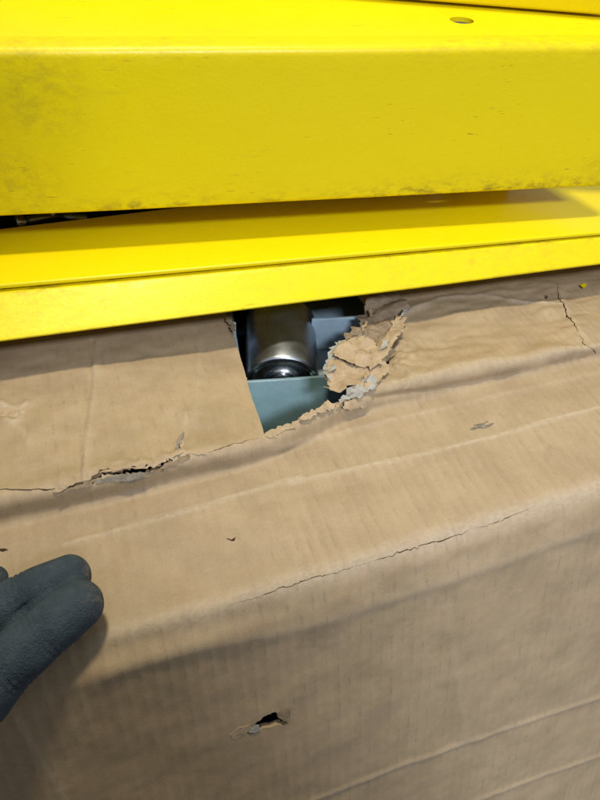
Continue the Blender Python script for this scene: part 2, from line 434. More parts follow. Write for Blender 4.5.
for k, ps in OPEN.items():
    q = np.vstack(ps); i0_, i1_ = np.searchsorted(GX, q[:, 0].min())-2, np.searchsorted(GX, q[:, 0].max())+1
    j0_, j1_ = np.searchsorted(GT, q[:, 1].min())-2, np.searchsorted(GT, q[:, 1].max())+1
    boxes.append([i0_, i1_, j0_, j1_, list(ps)])
merged = True                                   # join overlapping boxes
while merged:
    merged = False
    for a in range(len(boxes)):
        for b in range(a+1, len(boxes)):
            A, B = boxes[a], boxes[b]
            if A[0] <= B[1]+1 and B[0] <= A[1]+1 and A[2] <= B[3]+1 and B[2] <= A[3]+1:
                boxes[a] = [min(A[0], B[0]), max(A[1], B[1]), min(A[2], B[2]), max(A[3], B[3]), A[4]+B[4]]; boxes.pop(b); merged = True; break
        if merged: break
nx, nt = len(GX), len(GT)
VX = list(np.repeat(GX, nt)); VT = list(np.tile(GT, nx)); FACES = []
taken = np.zeros((nx-1, nt-1), bool)
for i0_, i1_, j0_, j1_, ps in boxes: taken[i0_:i1_, j0_:j1_] = True
for i in range(nx-1):
    for j in range(nt-1):
        if not taken[i, j]: FACES.append((i*nt+j, (i+1)*nt+j, (i+1)*nt+j+1, i*nt+j+1))
for i0_, i1_, j0_, j1_, ps in boxes:
    ring = [(i, j0_) for i in range(i0_, i1_)]+[(i1_, j) for j in range(j0_, j1_)]+[(i, j1_) for i in range(i1_, i0_, -1)]+[(i0_, j) for j in range(j1_, j0_, -1)]
    pts = [(GX[i], GT[j]) for i, j in ring]; gid = [i*nt+j for i, j in ring]; m = len(ring)
    edges = [(k, (k+1) % m) for k in range(m)]
    for p in ps:
        s = len(pts); pts += [tuple(q) for q in p]; gid += [None]*len(p); edges += [(s+k, s+(k+1) % len(p)) for k in range(len(p))]
    st = .0013
    gx, gt = np.meshgrid(np.arange(GX[i0_]+st*.8, GX[i1_]-st*.5, st), np.arange(GT[j0_]+st*.8, GT[j1_]-st*.5, st), indexing='ij')
    gx = gx.ravel()+rng.uniform(-.2, .2, gx.size)*st; gt = gt.ravel()+rng.uniform(-.2, .2, gt.size)*st
    keep = np.ones(gx.size, bool)
    for p in ps: keep &= ~inside(p, gx, gt) & (segdist(gx, gt, np.vstack([p, p[:1]])) > .0004)
    for a, b in zip(gx[keep], gt[keep]): pts.append((a, b)); gid.append(None)
    sc_ = 100.
    ov, oe, of, ovi, _, _ = delaunay_2d_cdt([Vector((a*sc_, b*sc_)) for a, b in pts], edges, [], 0, 1e-7)
    idx = []
    for v, src in zip(ov, ovi):
        g = next((gid[s] for s in src if gid[s] is not None), None)
        if g is None: g = len(VX); VX.append(v[0]/sc_); VT.append(v[1]/sc_)
        idx.append(g)
    cx = np.array([sum(ov[k][0] for k in f)/len(f)/sc_ for f in of]); ct = np.array([sum(ov[k][1] for k in f)/len(f)/sc_ for f in of])
    out = np.zeros(len(of), bool)
    for p in ps: out |= inside(p, cx, ct)
    FACES += [tuple(idx[k] for k in f) for f, o_ in zip(of, out) if not o_]
VX = np.array(VX); VT = np.array(VT)
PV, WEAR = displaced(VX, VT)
def sheet_mesh(name, PV, FACES, VX, VT, WEAR, mats, parent, thick):
    me = bpy.data.meshes.new(name); me.from_pydata(PV.tolist(), [], FACES); me.update()
    uvl = me.uv_layers.new(name='UVMap'); li = np.zeros(len(me.loops), int); me.loops.foreach_get('vertex_index', li)
    uvl.data.foreach_set('uv', np.stack([VX[li], VT[li]], -1).astype(np.float32).ravel())
    a = me.attributes.new('wear', 'FLOAT', 'POINT'); a.data.foreach_set('value', WEAR.astype(np.float32))
    o = bpy.data.objects.new(name, me); COL.objects.link(o)
    for m_ in mats: me.materials.append(m_)
    o.parent = parent
    bm = bmesh.new(); bm.from_mesh(me)
    loose = [v for v in bm.verts if not v.link_faces]; bmesh.ops.delete(bm, geom=loose, context='VERTS')
    bm.to_mesh(me); bm.free(); me.shade_smooth()
    if thick:
        s = o.modifiers.new('Solidify', 'SOLIDIFY'); s.thickness = thick; s.offset = -1; s.material_offset = len(mats)-1; s.material_offset_rim = len(mats)-1
        bake(o); o.data.set_sharp_from_angle(angle=math.radians(60))
    return o

carton = empty('cardboard_carton', (float(FOLD0[0]+.16*CP-.3*SP), float(FOLD0[1]+.16*SP+.3*CP), 0))
bpy.context.view_layer.update()
tag(carton, 'large battered brown corrugated cardboard carton with a torn hole in its top', 'carton')
def under(o):                                   # keep world coordinates under the carton
    o.matrix_parent_inverse = Matrix.Translation(carton.location).inverted()
    return o
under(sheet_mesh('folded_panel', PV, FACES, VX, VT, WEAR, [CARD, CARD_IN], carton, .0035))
# sides and back
def loc(x, y, z): return (FOLD0[0]+x*CP-y*SP, FOLD0[1]+x*SP+y*CP, z)
yb = float(np.interp(T_BACK, TT, PY))
def panel(name, prof, x0, x1):
    n = len(prof); V = [loc(x0, y, z) for y, z in prof]+[loc(x1, y, z) for y, z in prof]
    Fc = [tuple(range(n-1, -1, -1)), tuple(range(n, 2*n))]+[(k, (k+1) % n, n+(k+1) % n, n+k) for k in range(n)]
    return under(from_data(name, V, Fc, CARD_IN, carton))
prof = [(float(np.interp(t, TT, PY)), float(np.interp(t, TT, PZ))-.004) for t in np.linspace(T_FLOOR+.002, T_BACK, 60)]+[(yb, .004)]
panel('side_panel', prof, -.300, -.2962); panel('side_panel', prof, .6162, .620)
panel('back_panel', [(yb-.0035, .004), (yb, .004), (yb, ZT-.0042), (yb-.0035, ZT-.0042)], -.296, .616)
y0f = float(np.interp(T_FLOOR, TT, PY))
panel('bottom_panel', [(y0f, 0), (yb, 0), (yb, .0038), (y0f, .0038)], -.300, .620)

# torn paper layers round the opening
def torn(name, pix, h0, gx, gt, amp, fr, mat, seed, fray=.0007, thick=.00035, step=.0009, curl=0.):
    S = sheet(pix, h0); p = rough(S, fray, .0018, True, seed); c = S.mean(0)
    pts = [tuple(q) for q in p]; n = len(pts); edges = [(k, (k+1) % n) for k in range(n)]
    lo, hi = p.min(0), p.max(0); X_, T_ = np.meshgrid(np.arange(lo[0], hi[0], step), np.arange(lo[1], hi[1], step), indexing='ij'); X_ = X_.ravel(); T_ = T_.ravel()
    k_ = inside(p, X_, T_) & (segdist(X_, T_, np.vstack([p, p[:1]])) > step*.4)
    pts += list(zip(X_[k_], T_[k_]))
    ov, oe, of, _, _, _ = delaunay_2d_cdt([Vector((a*100, b*100)) for a, b in pts], edges, [], 0, 1e-7)
    ov = np.array([(v[0]/100, v[1]/100) for v in ov]); cc = np.array([ov[list(f)].mean(0) for f in of]); ins = inside(p, cc[:, 0], cc[:, 1])
    of = [tuple(f) for f, i in zip(of, ins) if i]
    x, t = ov[:, 0], ov[:, 1]; P, N = base(x, t)
    ridg = np.abs(nz(x, t, fr, seed*1.7, 3)); e = segdist(x, t, np.vstack([p, p[:1]]))
    rr_ = np.random.default_rng(seed+300); wx = x+.0015*nz(x, t, 150., seed, 2); wt = t+.0015*nz(x, t, 150., seed+5., 2); cr = np.zeros(len(x))
    for q in range(5):
        an_ = rr_.random()*math.pi; f_ = (wx*math.cos(an_)+wt*math.sin(an_))*fr*(.55+.9*rr_.random())+rr_.random()
        cr += (np.abs((f_ % 2)-1)-.5)*(1.0 if q < 3 else .5)
    h = h0+gx*(x-c[0])+gt*(t-c[1])+amp*.62*cr+curl*np.exp(-(e/.003)**2)
    h = np.maximum(h, .0003)
    o = sheet_mesh(name, P+N*h[:, None], of, x, t, np.zeros(len(x)), [mat], carton, thick); o.data.set_sharp_from_angle(angle=math.radians(38))
    return under(o)
def layer(*a, **k): return torn('torn_paper', *a, **k)
layer([(324, 376), (330, 358), (345, 352), (364, 357), (374, 371), (357, 385), (340, 392), (328, 389)], .0050, -.04, .02, .0030, 95., PAPER_TAN, 1, .0010)
layer([(332, 356), (343, 342), (356, 336), (374, 341), (380, 356), (365, 366), (347, 362)], .0078, -.03, .03, .0034, 105., PAPER_TAN, 42, .0010)
layer([(322, 373), (327, 355), (337, 342), (347, 338), (340, 349), (335, 362), (329, 380)], .0068, 0, 0, .0018, 130., PAPER_GREY, 2, .0012)
layer([(345, 340), (350, 327), (372, 328), (390, 333), (385, 346), (370, 346), (358, 342)], .0045, .0, .0, .0032, 110., PAPER_DARK, 3, .0012)
layer([(357, 332), (361, 312), (370, 294), (400, 295), (408, 309), (394, 328), (376, 334)], .0045, .05, .06, .0044, 85., PAPER_DARK, 4, .0012)
layer([(370, 350), (384, 334), (398, 315), (406, 318), (401, 334), (391, 349), (381, 363), (371, 369)], .0070, .05, -.05, .0026, 100., PAPER_TAN, 5, .0010)
layer([(352, 388), (370, 372), (384, 360), (390, 368), (380, 381), (366, 390)], .0036, 0, 0, .0018, 90., PAPER_TAN, 43, .0008)
layer([(346, 395), (350, 388), (362, 379), (373, 376), (377, 380), (375, 389), (362, 391)], .0040, .0, .0, .0028, 110., PAPER_GREY, 6, .0007, curl=.0008)
layer([(338, 400), (346, 393), (360, 386), (372, 384), (368, 391), (350, 400), (340, 404)], .0050, -.05, .0, .0028, 110., PAPER_GREY, 7, .0007, curl=.0008)
layer([(299, 419), (310, 412), (326, 402), (335, 404), (329, 411), (316, 415), (304, 420)], .0030, .0, -.05, .0008, 55., PAPER_TAN, 8, .0007, curl=.0006)
layer([(266, 436), (278, 429), (294, 424), (296, 427), (280, 433), (270, 438)], .0018, .0, .0, .0005, 50., PAPER_TAN, 9, .0007)
layer([(336, 407), (348, 399), (368, 395), (372, 398), (366, 407), (350, 410)], .0026, .0, .0, .0012, 70., PAPER_TAN, 10, .0007)
layer([(226, 318), (229, 312), (236, 330), (234, 336)], .004, -.15, .0, .0008, 90., PAPER_DARK, 13, .0006)
for k_, (px_, py_) in enumerate([(331, 368), (338, 348), (352, 334), (364, 326), (370, 312), (384, 344), (392, 332), (378, 360), (366, 376), (404, 312)]):
    r_ = random.Random(k_); a_r = r_.uniform(-.9, .9); L_ = r_.uniform(9, 17); w_ = r_.uniform(3, 5.5)
    ux, uy = math.cos(a_r-.7), math.sin(a_r-.7)
    layer([(px_-ux*L_/2-uy*w_/2, py_-uy*L_/2+ux*w_/2), (px_+ux*L_*.1-uy*w_*.6, py_+uy*L_*.1+ux*w_*.6), (px_+ux*L_/2, py_+uy*L_/2), (px_+uy*w_/2, py_-ux*w_/2)],
          r_.uniform(.004, .010), r_.uniform(-.2, .2), r_.uniform(-.2, .2), .0012, 90., (PAPER_TAN, PAPER_GREY, PAPER_DARK, PAPER_TAN)[k_ % 4], 60+k_, .0006, .0003, .0008)
# strips along the burst crease
def strip(pix, wd, mat, seed, h=.0010): 
    S = np.array(pix, float); d = np.gradient(S, axis=0); nr = np.stack([-d[:, 1], d[:, 0]], -1); nr /= np.linalg.norm(nr, axis=1)[:, None]
    r = np.random.default_rng(seed); k = np.sin(np.linspace(.25, math.pi-.2, len(S)))*wd*(.5+r.random(len(S)))*.5
    layer([tuple(q) for q in np.vstack([S+nr*k[:, None], (S-nr*k[:, None])[::-1]])], h, 0, 0, .0008, 130., mat, seed, .0005, .0004, .0009)
strip([(70, 489), (84, 485), (97, 480), (108, 477)], 5, PAPER_DARK, 20)
strip([(96, 482), (110, 479), (128, 477), (145, 474), (156, 471)], 6, PAPER_DUSK, 21)
strip([(120, 484), (134, 481), (147, 478)], 5, PAPER_DUSK, 22, .0006)
strip([(100, 473), (118, 469), (135, 468), (150, 465), (166, 460)], 4, PAPER_TAN, 23, .0016)
strip([(150, 472), (164, 467), (178, 461), (190, 455)], 5, PAPER_DARK, 24)
strip([(160, 462), (174, 457), (184, 452)], 4, PAPER_DUSK, 25, .0014)
strip([(186, 455), (196, 452), (206, 454)], 6, PAPER_TAN, 26, .0016)
strip([(178, 456), (177, 448), (180, 440), (184, 432)], 4, PAPER_DUSK, 27, .0012)
strip([(183, 454), (182, 446), (183, 438)], 3, PAPER_TAN, 28, .0014)
strip([(52, 492), (58, 489), (68, 486)], 7, PAPER_TAN, 29, .0014)
strip([(56, 496), (64, 492), (74, 490)], 4, PAPER_DARK, 30, .0007)
layer([(-4, 404), (8, 408), (20, 406), (27, 410), (22, 420), (12, 423), (0, 417)], .0009, 0, .03, .0008, 90., PAPER_TAN, 44, .0006, .0003, curl=.0008)
strip([(470, 430), (478, 427), (486, 426), (494, 423)], 2.2, PAPER_DUSK, 45, .0006)
strip([(474, 425), (482, 424), (488, 421)], 1.8, PAPER_DUSK, 46, .0006)
# peeled patch and rag beside the slot in the front
layer([(230, 735), (238, 728), (249, 725), (252, 728), (245, 735), (235, 740)], .0004, 0, 0, .0003, 90., PAPER_TAN, 31, .0004, .0003)
layer([(249, 733), (254, 726), (259, 725), (260, 729), (255, 733)], .0010, 0, 0, .0009, 160., PAPER_GREY, 32, .0005, .0003)
layer([(277, 714), (284, 710), (291, 711), (290, 719), (285, 721), (278, 718)], .0008, 0, 0, .0005, 90., PAPER_DARK, 33, .0003, .0003)
# chip of yellow paint on the carton
pf = torn('paint_chip', [(580, 285), (584, 283), (587, 285), (584, 288)], .0016, 0, 0, .0002, 90., YEL_C, 41, .0002, .0004)

# ------------------------------------------------------------------ roller conveyor inside the carton
PT = .444                                       # top edge of its side plate
pa, pb = hz(248, 381, PT), hz(325, 376, PT)
pd = (pb-pa); pd[2] = 0; pd /= np.linalg.norm(pd); pn = np.array([pd[1], -pd[0], 0])   # towards the camera
conv = empty('roller_conveyor', (float(pa[0]), float(pa[1]+.1), .0038)); bpy.context.view_layer.update()
tag(conv, 'bare steel roller in a blue grey metal frame seen through the torn hole', 'conveyor')
def inconv(o): o.matrix_parent_inverse = Matrix.Translation(conv.location).inverted(); return o
def bar(name, o0, u, L, v, H, n, T, mat, parent, bev=.0015):
    o0, u, v, n = map(lambda q: np.array(q, float), (o0, u, v, n))
    bm = bmesh.new(); vs = [bm.verts.new(o0+u*L*a+v*H*b+n*T*c) for a in (0, 1) for b in (0, 1) for c in (0, 1)]
    for f in ((0, 1, 3, 2), (4, 6, 7, 5), (0, 4, 5, 1), (2, 3, 7, 6), (0, 2, 6, 4), (1, 5, 7, 3)): bm.faces.new([vs[i] for i in f])
    bmesh.ops.recalc_face_normals(bm, faces=bm.faces)
    if bev: bmesh.ops.bevel(bm, geom=bm.edges[:], offset=bev, segments=3, affect='EDGES', profile=.5)
    me = bpy.data.meshes.new(name); bm.to_mesh(me); bm.free(); me.shade_smooth(); me.set_sharp_from_angle(angle=math.radians(50))
    return link(name, me, mat, parent)
tilt = math.radians(22); pv = np.array([-pn[0]*math.sin(tilt), -pn[1]*math.sin(tilt), math.cos(tilt)])   # the plate leans back
pnn = np.array([pn[0]*math.cos(tilt), pn[1]*math.cos(tilt), math.sin(tilt)])
HL = .14
inconv(bar('side_plate', pa-pd*.12-pv*HL, pd, .34, pv, HL, -pnn, .004, TEAL, conv))
foot0 = pa-pd*.12-pv*HL
for s in (.02, .28):
    q = foot0+pd*s; inconv(bar('leg', (q[0], q[1], .0042), pd, .04, (0, 0, 1), q[2]-.0042+.02, -pn, .012, TEAL, conv))
# roller: axis runs back from the plate
RT = math.radians(10)
rc_dep = np.linalg.norm((pa+pb)/2-CAM)
rad = .0300
ctr = hplane(282, 384, pa-pn*.009, pn)
ax = None
for k in np.linspace(-.6, .6, 241):             # the roller stands square to the picture edge
    v = (-pn+pd*k); v /= np.linalg.norm(v); v = v*math.cos(RT)+np.array([0, 0, math.sin(RT)])
    q = abs(proj(ctr+v*.05)[0]-proj(ctr)[0]+1.)
    if ax is None or q < best: ax, best = v, q
def ring_path(prof):                            # lathe about the roller axis: (distance along axis, radius)
    a = Vector(ax); u = a.orthogonal().normalized(); s = a.cross(u); V = []; Fc = []; n = 64
    for d, r in prof:
        for k in range(n):
            q = 2*math.pi*k/n; V.append(Vector(ctr)+a*d+(u*math.cos(q)+s*math.sin(q))*r)
    for i in range(len(prof)-1):
        for k in range(n):
            Fc.append((i*n+k, i*n+(k+1) % n, (i+1)*n+(k+1) % n, (i+1)*n+k))
    return V, Fc
def lathe(name, prof, mat, parent):
    V, Fc = ring_path(prof); o = from_data(name, V, Fc, mat, parent, True)
    bm = bmesh.new(); bm.from_mesh(o.data); bmesh.ops.recalc_face_normals(bm, faces=bm.faces); bm.to_mesh(o.data); bm.free()
    o.data.set_sharp_from_angle(angle=math.radians(40)); return o
rol = inconv(lathe('roller', [(.0, rad-.0030), (.0004, rad-.0012), (.0016, rad-.0003), (.003, rad), (.010, rad), (.070, rad), (.072, rad-.002), (.072, .004), (.004, .004), (.004, rad-.0040), (.0, rad-.0030)], STEEL, conv))
cap = lathe('end_cap', [(-.0004, rad-.0034), (-.0010, rad-.0046), (.0008, rad-.0062), (.0032, rad-.0080), (.0036, .0150), (.0016, .0142), (.0006, .0128), (.0022, .0112), (.0026, .0086), (.0012, .0080), (.0010, .0060), (.0036, .0055)], STEEL_R, rol)
a_ = Vector(ax)
sh = tube('shaft', [Vector(ctr)-a_*.006, Vector(ctr)+a_*.080], .0052, STEEL, rol, 6)
bed_z = .392                                    # blue grey cover plates either side of the roller
q0 = pa-pn*.012-pd*.12; cz = float(ctr[2])-.006
rx = float(np.dot(ctr-q0, pd))
inconv(bar('cover_plate', (q0[0], q0[1], cz+.016), pd, rx-rad-.001, (-pn[0], -pn[1], 0), .26, (0, 0, 1), .004, TRAY, conv))
qr = q0+pd*(rx+rad+.001)
inconv(bar('cover_plate', (qr[0], qr[1], cz), pd, .34-rx-rad-.001, (-pn[0], -pn[1], 0), .26, (0, 0, 1), .004, TRAY, conv))
q1 = q0-pn*.262
inconv(bar('back_plate', (q1[0], q1[1], .30), pd, .34, (0, 0, 1), cz+.004-.30, (-pn[0], -pn[1], 0), .004, TEAL, conv))
for s in (.02, .28):
    q = q1+pd*s; inconv(bar('leg', (q[0], q[1], .0042), pd, .04, (0, 0, 1), .30, -pn, .012, TEAL, conv))
bq = Vector(ctr)+a_*.075; inconv(bar('bearing_block', (bq.x-.02, bq.y, cz-.02), pd, .04, (0, 0, 1), bq.z+.012-cz+.02, -pn, .01, TEAL, conv))

gq = q0-pn*.042
inconv(bar('guard_plate', (gq[0], gq[1], cz+.0205), pd, rx-rad-.002, (0, 0, 1), .4615-cz-.0205, (-pn[0], -pn[1], 0), .003, TRAY, conv, .0008))
gq = qr-pn*.042
inconv(bar('guard_plate', (gq[0], gq[1], cz+.0045), pd, .10, (0, 0, 1), .4615-cz-.0045, (-pn[0], -pn[1], 0), .003, TRAY, conv, .0008))
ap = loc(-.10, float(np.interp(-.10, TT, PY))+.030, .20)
inconv(bar('slot_shade_sheet', ap, (CP, SP, 0), .5, (0, 0, 1), .2, (-SP, CP, 0), .003, DARK, conv))  # dark sheet added behind the front slot to stand in for shade
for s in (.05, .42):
    inconv(bar('leg', (ap[0]+CP*s, ap[1]+SP*s, .0042), (CP, SP, 0), .04, (0, 0, 1), .196, (-SP, CP, 0), .003, DARK, conv))  # stands added only to carry the dark sheet

# ------------------------------------------------------------------ yellow steelwork
def sec2(fn): return fn(0), fn(1)
XA, XB = -.0746, .4033
# lower rail: ledge plate with a folded lip in front, a web and a foot behind
zl, zbot = .522, .497
yl = (hz(0, 285, zl)[1], hz(600, 232, zl)[1]); yo = (hz(0, 342, zbot)[1], hz(600, 265, zbot)[1])
lower = empty('yellow_steel_rail', (.15, .48, ZT)); bpy.context.view_layer.update()
tag(lower, 'yellow painted steel rail with a ledge and sloping lip just above the torn carton', 'steel rail')
def in_(o, p): o.matrix_parent_inverse = Matrix.Translation(p.location).inverted(); return o
def ledge_sec(i):
    y = yl[i]; yb_ = (.483, .545)[i]
    return round_section([(y, zl+.0002), (yb_, zl), (yb_, zl-.0040), (y-.0002, zl-.0030)], [.0016, .0012, .0008, .0008], 4)
in_(loft('ledge_plate', ledge_sec(0), ledge_sec(1), XA, XB, YEL_B, lower, 90, .0003, None, 1, (-.62, .95)), lower)
def lip_sec(i):
    y, b = yl[i], yo[i]
    return round_section([(y-.0010, zl-.0050), (b-.0004, zbot+.0016), (b+.0010, zbot-.0004), (b+.012, zbot-.001), (b+.012, zbot+.003), (y+.004, zl-.0075), (y+.016, zl-.0075), (y+.016, zl-.0046)], [.0022, .0016, .001, .001, .001, .001, 0, 0], 4)
def fill(sec, nrow=10, lim=.018):
    out = []; n = len(sec); ref = lip_sec(0)
    for k in range(n):
        out.append(sec[k]); a, b = np.array(sec[k]), np.array(sec[(k+1) % n])
        if np.linalg.norm(np.array(ref[(k+1) % n])-np.array(ref[k])) > lim:
            for j in range(1, nrow): out.append(a+(b-a)*j/nrow)
    return out
s0 = fill(lip_sec(0)); s1 = fill(lip_sec(1)); edge = [max(.20, .8*math.exp(-(p[1]-zbot)/.0022), .8*math.exp(-(zl-.005-p[1])/.0015)) for p in s0]
in_(loft('lip', s0, s1, XA, XB, YEL_B, lower, 120, .0004, edge, 2, (-.62, .95)), lower)
def web_sec(i): return [(.478, zl-.0045), (.482, zl-.0045), (.482, ZT+.0045), (.540, ZT+.0045), (.540, ZT+.0004), (.478, ZT+.0004)]
in_(loft('web', web_sec(0), web_sec(1), XA, XB, YEL_B, lower, 4, 0, None, 3, (-.28, .56)), lower)

# upper box beam, carried on two risers behind its front face
zub = .550
yu = (hz(0, 218, zub)[1], hz(600, 187, zub)[1])
zt = (hy(0, 49, yu[0])[2], hy(600, 44, yu[1])[2])
XA2, XB2 = hz(0, 218, zub)[0], hz(600, 187, zub)[0]
upper = empty('yellow_box_beam', (.1, .5, zub)); bpy.context.view_layer.update()
tag(upper, 'big yellow steel beam with a wide flat face lying above the rail', 'steel beam')
RISE = math.tan(math.radians(8)); DEP = .34; SEAM = .020
def up_sec(i):
    y, z = yu[i], zt[i]
    return round_section([(y+.0006, zub), (y, z), (y+SEAM, z+RISE*SEAM), (y+SEAM, z+RISE*SEAM-.0025), (y+.004, z-.006), (y+.0045, zub+.004), (y+.05, zub+.004), (y+.05, zub)],
                         [.0040, .0055, .0008, 0, .003, .003, 0, .001], 6)
s0 = up_sec(0); e0 = []
for p in s0: e0.append(1. if p[1] < zub+.006 else (.35 if p[1] > zt[0]-.008 and p[0] < yu[0]+.008 else .0))
def up_fill(sec, nrow=14):                       # extra rows down the front face so wear can fade
    out = []; n = len(sec)
    for k in range(n):
        out.append(sec[k]); a, b = np.array(sec[k]), np.array(sec[(k+1) % n])
        if abs(b[1]-a[1]) > .05:
            for j in range(1, nrow): out.append(a+(b-a)*j/nrow)
    return out
sA, sB = up_fill(up_sec(0)), up_fill(up_sec(1))
eg = [float(np.exp(-max(0, p[1]-zub-.003)/.0055)) if p[0] < yu[0]+.003 else .0 for p in sA]
eg = [max(e, .35*float(np.exp(-abs(zt[0]-p[1])/.006))) for e, p in zip(eg, sA)]
XEND = .4165
in_(loft('front_channel', sA, sB, XA2, XB2, YEL_A, upper, 110, .0005, eg, 5, (-.55, XEND)), upper)
def rear_sec(i):
    y, z = yu[i], zt[i]; a = y+SEAM+.0004; b = y+DEP
    return round_section([(a, z+RISE*SEAM-.0012), (b, z+RISE*DEP), (b, zub), (y+.054, zub), (y+.054, zub+.004), (b-.004, zub+.004), (b-.004, z+RISE*DEP-.004), (a, z+RISE*SEAM-.0042)],
                         [.0006, .004, .004, .001, .001, .001, .001, .0006], 4)
rear = in_(loft('rear_channel', rear_sec(0), rear_sec(1), XA2, XB2, YEL_C, upper, 60, .0004, None, 6, (-.55, XEND-.001)), upper)
def topz(x, y, off=0.):
    t = (x-XA2)/(XB2-XA2); yy = yu[0]+(yu[1]-yu[0])*t; zz = zt[0]+(zt[1]-zt[0])*t
    return zz+RISE*(y-yy)+off
def ontop(px, py):
    d = ray(px, py); s = .3
    for _ in range(60):
        P = CAM+d*s; s += (topz(P[0], P[1])-P[2])/(d[2]-RISE*d[1])
    return CAM+d*s
# slotted hole punched through the top
sl = [ontop(450, 18), ontop(474, 19)]
c0 = (sl[0]+sl[1])/2; hw = np.linalg.norm(sl[1]-sl[0])/2
hd = ontop(462, 15.5)-ontop(462, 22.5); hr = max(.004, abs(hd[1])/2)
bm = bmesh.new(); ns = 40; ringv = []
for z in (-.03, .03):
    ringv.append([bm.verts.new((c0[0]+hw*math.cos(2*math.pi*k/ns), c0[1]+hr*math.sin(2*math.pi*k/ns), c0[2]+z)) for k in range(ns)])
for k in range(ns): bm.faces.new((ringv[0][k], ringv[0][(k+1) % ns], ringv[1][(k+1) % ns], ringv[1][k]))
bm.faces.new(ringv[0][::-1]); bm.faces.new(ringv[1]); bmesh.ops.recalc_face_normals(bm, faces=bm.faces)
cm = bpy.data.meshes.new('cut'); bm.to_mesh(cm); bm.free(); co = bpy.data.objects.new('cut', cm); COL.objects.link(co)
md = rear.modifiers.new('b', 'BOOLEAN'); md.operation = 'DIFFERENCE'; md.object = co; md.solver = 'EXACT'
bpy.context.view_layer.update(); bake(rear); bpy.data.objects.remove(co); rear.data.set_sharp_from_angle(angle=math.radians(40))
for xr in (-.42, .33):
    in_(bar('riser', (xr, .492, zl+.0003), (1, 0, 0), .05, (0, 1, 0), .036, (0, 0, 1), zub-zl-.0005, YEL_B, lower, .001), lower)

# third piece of yellow steel lying on the big beam
e0_, e1_ = ontop(370, -1), ontop(600, 17.5)
dv = e1_-e0_; dv /= np.linalg.norm(dv)
fwd = np.array([-dv[1], dv[0], 0]); fwd /= np.linalg.norm(fwd)
sup = np.array([0, 0, 1.])
slope = np.array([fwd[0], fwd[1], RISE*fwd[1]]); slope /= np.linalg.norm(slope); nrm = np.cross(dv, slope); nrm *= np.sign(nrm[2])
third = empty('yellow_flat_bar', tuple(map(float, (e0_+e1_)/2))); bpy.context.view_layer.update()
tag(third, 'dirty yellow steel bar resting askew on top of the big beam', 'steel bar')
o_ = bar('bar_body', e0_-dv*.34+nrm*.0012, dv, .34+np.linalg.norm(e1_-e0_)+.22, slope, .05, nrm, .06, YEL_C, third, .003)
in_(o_, third)

# ------------------------------------------------------------------ gloved hand
def catmull(pts, n):
    pts = [np.array(p, float) for p in pts]; pts = [2*pts[0]-pts[1]]+pts+[2*pts[-1]-pts[-2]]; out = []
    for i in range(1, len(pts)-2):
        for k in range(n):
            t = k/n; a, b, c, d = pts[i-1:i+3]
            out.append(.5*((2*b)+(-a+c)*t+(2*a-5*b+4*c-d)*t*t+(-a+3*b-3*c+d)*t**3))
    out.append(pts[-2]); return out
def finger(joints, radii, bm, n=10, seg=24):
    path = catmull(joints, n); rr = np.interp(np.linspace(0, 1, len(path)), np.linspace(0, 1, len(radii)), radii)
    # rounded tip
    d = path[-1]-path[-2]; d /= np.linalg.norm(d); r = rr[-1]; tip = path[-1]
    path = list(path); rr = list(rr)
    for k in range(1, 7):
        a = k/6*math.pi/2*.98; path.append(tip+d*r*math.sin(a)*1.0); rr.append(r*math.cos(a))
    up = None; rings = []
    for i, p in enumerate(path):
        p = Vector(p); dd = Vector(path[min(i+1, len(path)-1)])-Vector(path[max(i-1, 0)]); dd.normalize()
        if up is None: up = dd.orthogonal().normalized()
        up = (up-dd*up.dot(dd)).normalized(); s = dd.cross(up)
        rings.append([bm.verts.new(p+(up*math.cos(2*math.pi*k/seg)+s*math.sin(2*math.pi*k/seg))*max(rr[i], .0002)) for k in range(seg)])
    for a, b in zip(rings[:-1], rings[1:]):
        for k in range(seg): bm.faces.new((a[k], a[(k+1) % seg], b[(k+1) % seg], b[k]))
    bm.faces.new(rings[0][::-1]); bm.faces.new(rings[-1])
W = lambda px, py, d: np.array(at(px, py, d))
i_tip, i_mcp = W(79, 605, .290), W(-34, 716, .272)
m_tip, m_mcp = W(68, 577, .302), W(-78, 668, .290)
r_tip, r_mcp = W(-8, 586, .318), W(-118, 640, .305)
p_tip, p_mcp = W(-62, 592, .325), W(-150, 622, .318)
wrist = W(-235, 790, .255)
palm_n = np.cross(p_mcp-i_mcp, wrist-i_mcp); palm_n /= np.linalg.norm(palm_n); palm_n *= np.sign(palm_n[2])
bmh = bmesh.new()
def fing(mcp, tip, bend, rads):
    v = tip-mcp
    j = [mcp-v*.28-palm_n*.004, mcp, mcp+v*.42+palm_n*bend, mcp+v*.76+palm_n*bend*.7, tip]
    finger(j, rads, bmh)
fing(i_mcp, i_tip, .0045, [.0140, .0148, .0138, .0133, .0122])
fing(m_mcp, m_tip, .0045, [.0138, .0144, .0132, .0126, .0112])
fing(r_mcp, r_tip, .0060, [.0135, .0138, .0125, .0117, .0105])
fing(p_mcp, p_tip, .0060, [.0125, .0125, .0112, .0105, .0095])
# thumb leaves the side of the palm near the wrist and lies beside the index, out of frame
th0 = wrist+(i_mcp-wrist)*.25; side = (i_mcp-p_mcp); side /= np.linalg.norm(side); fw = (i_mcp-wrist); fwn = fw/np.linalg.norm(fw)
finger([th0, th0+side*.002+fwn*.010-palm_n*.018, th0-side*.006+fwn*.030-palm_n*.030, th0-side*.016+fwn*.050-palm_n*.036], [.017, .0155, .0130, .0115], bmh)
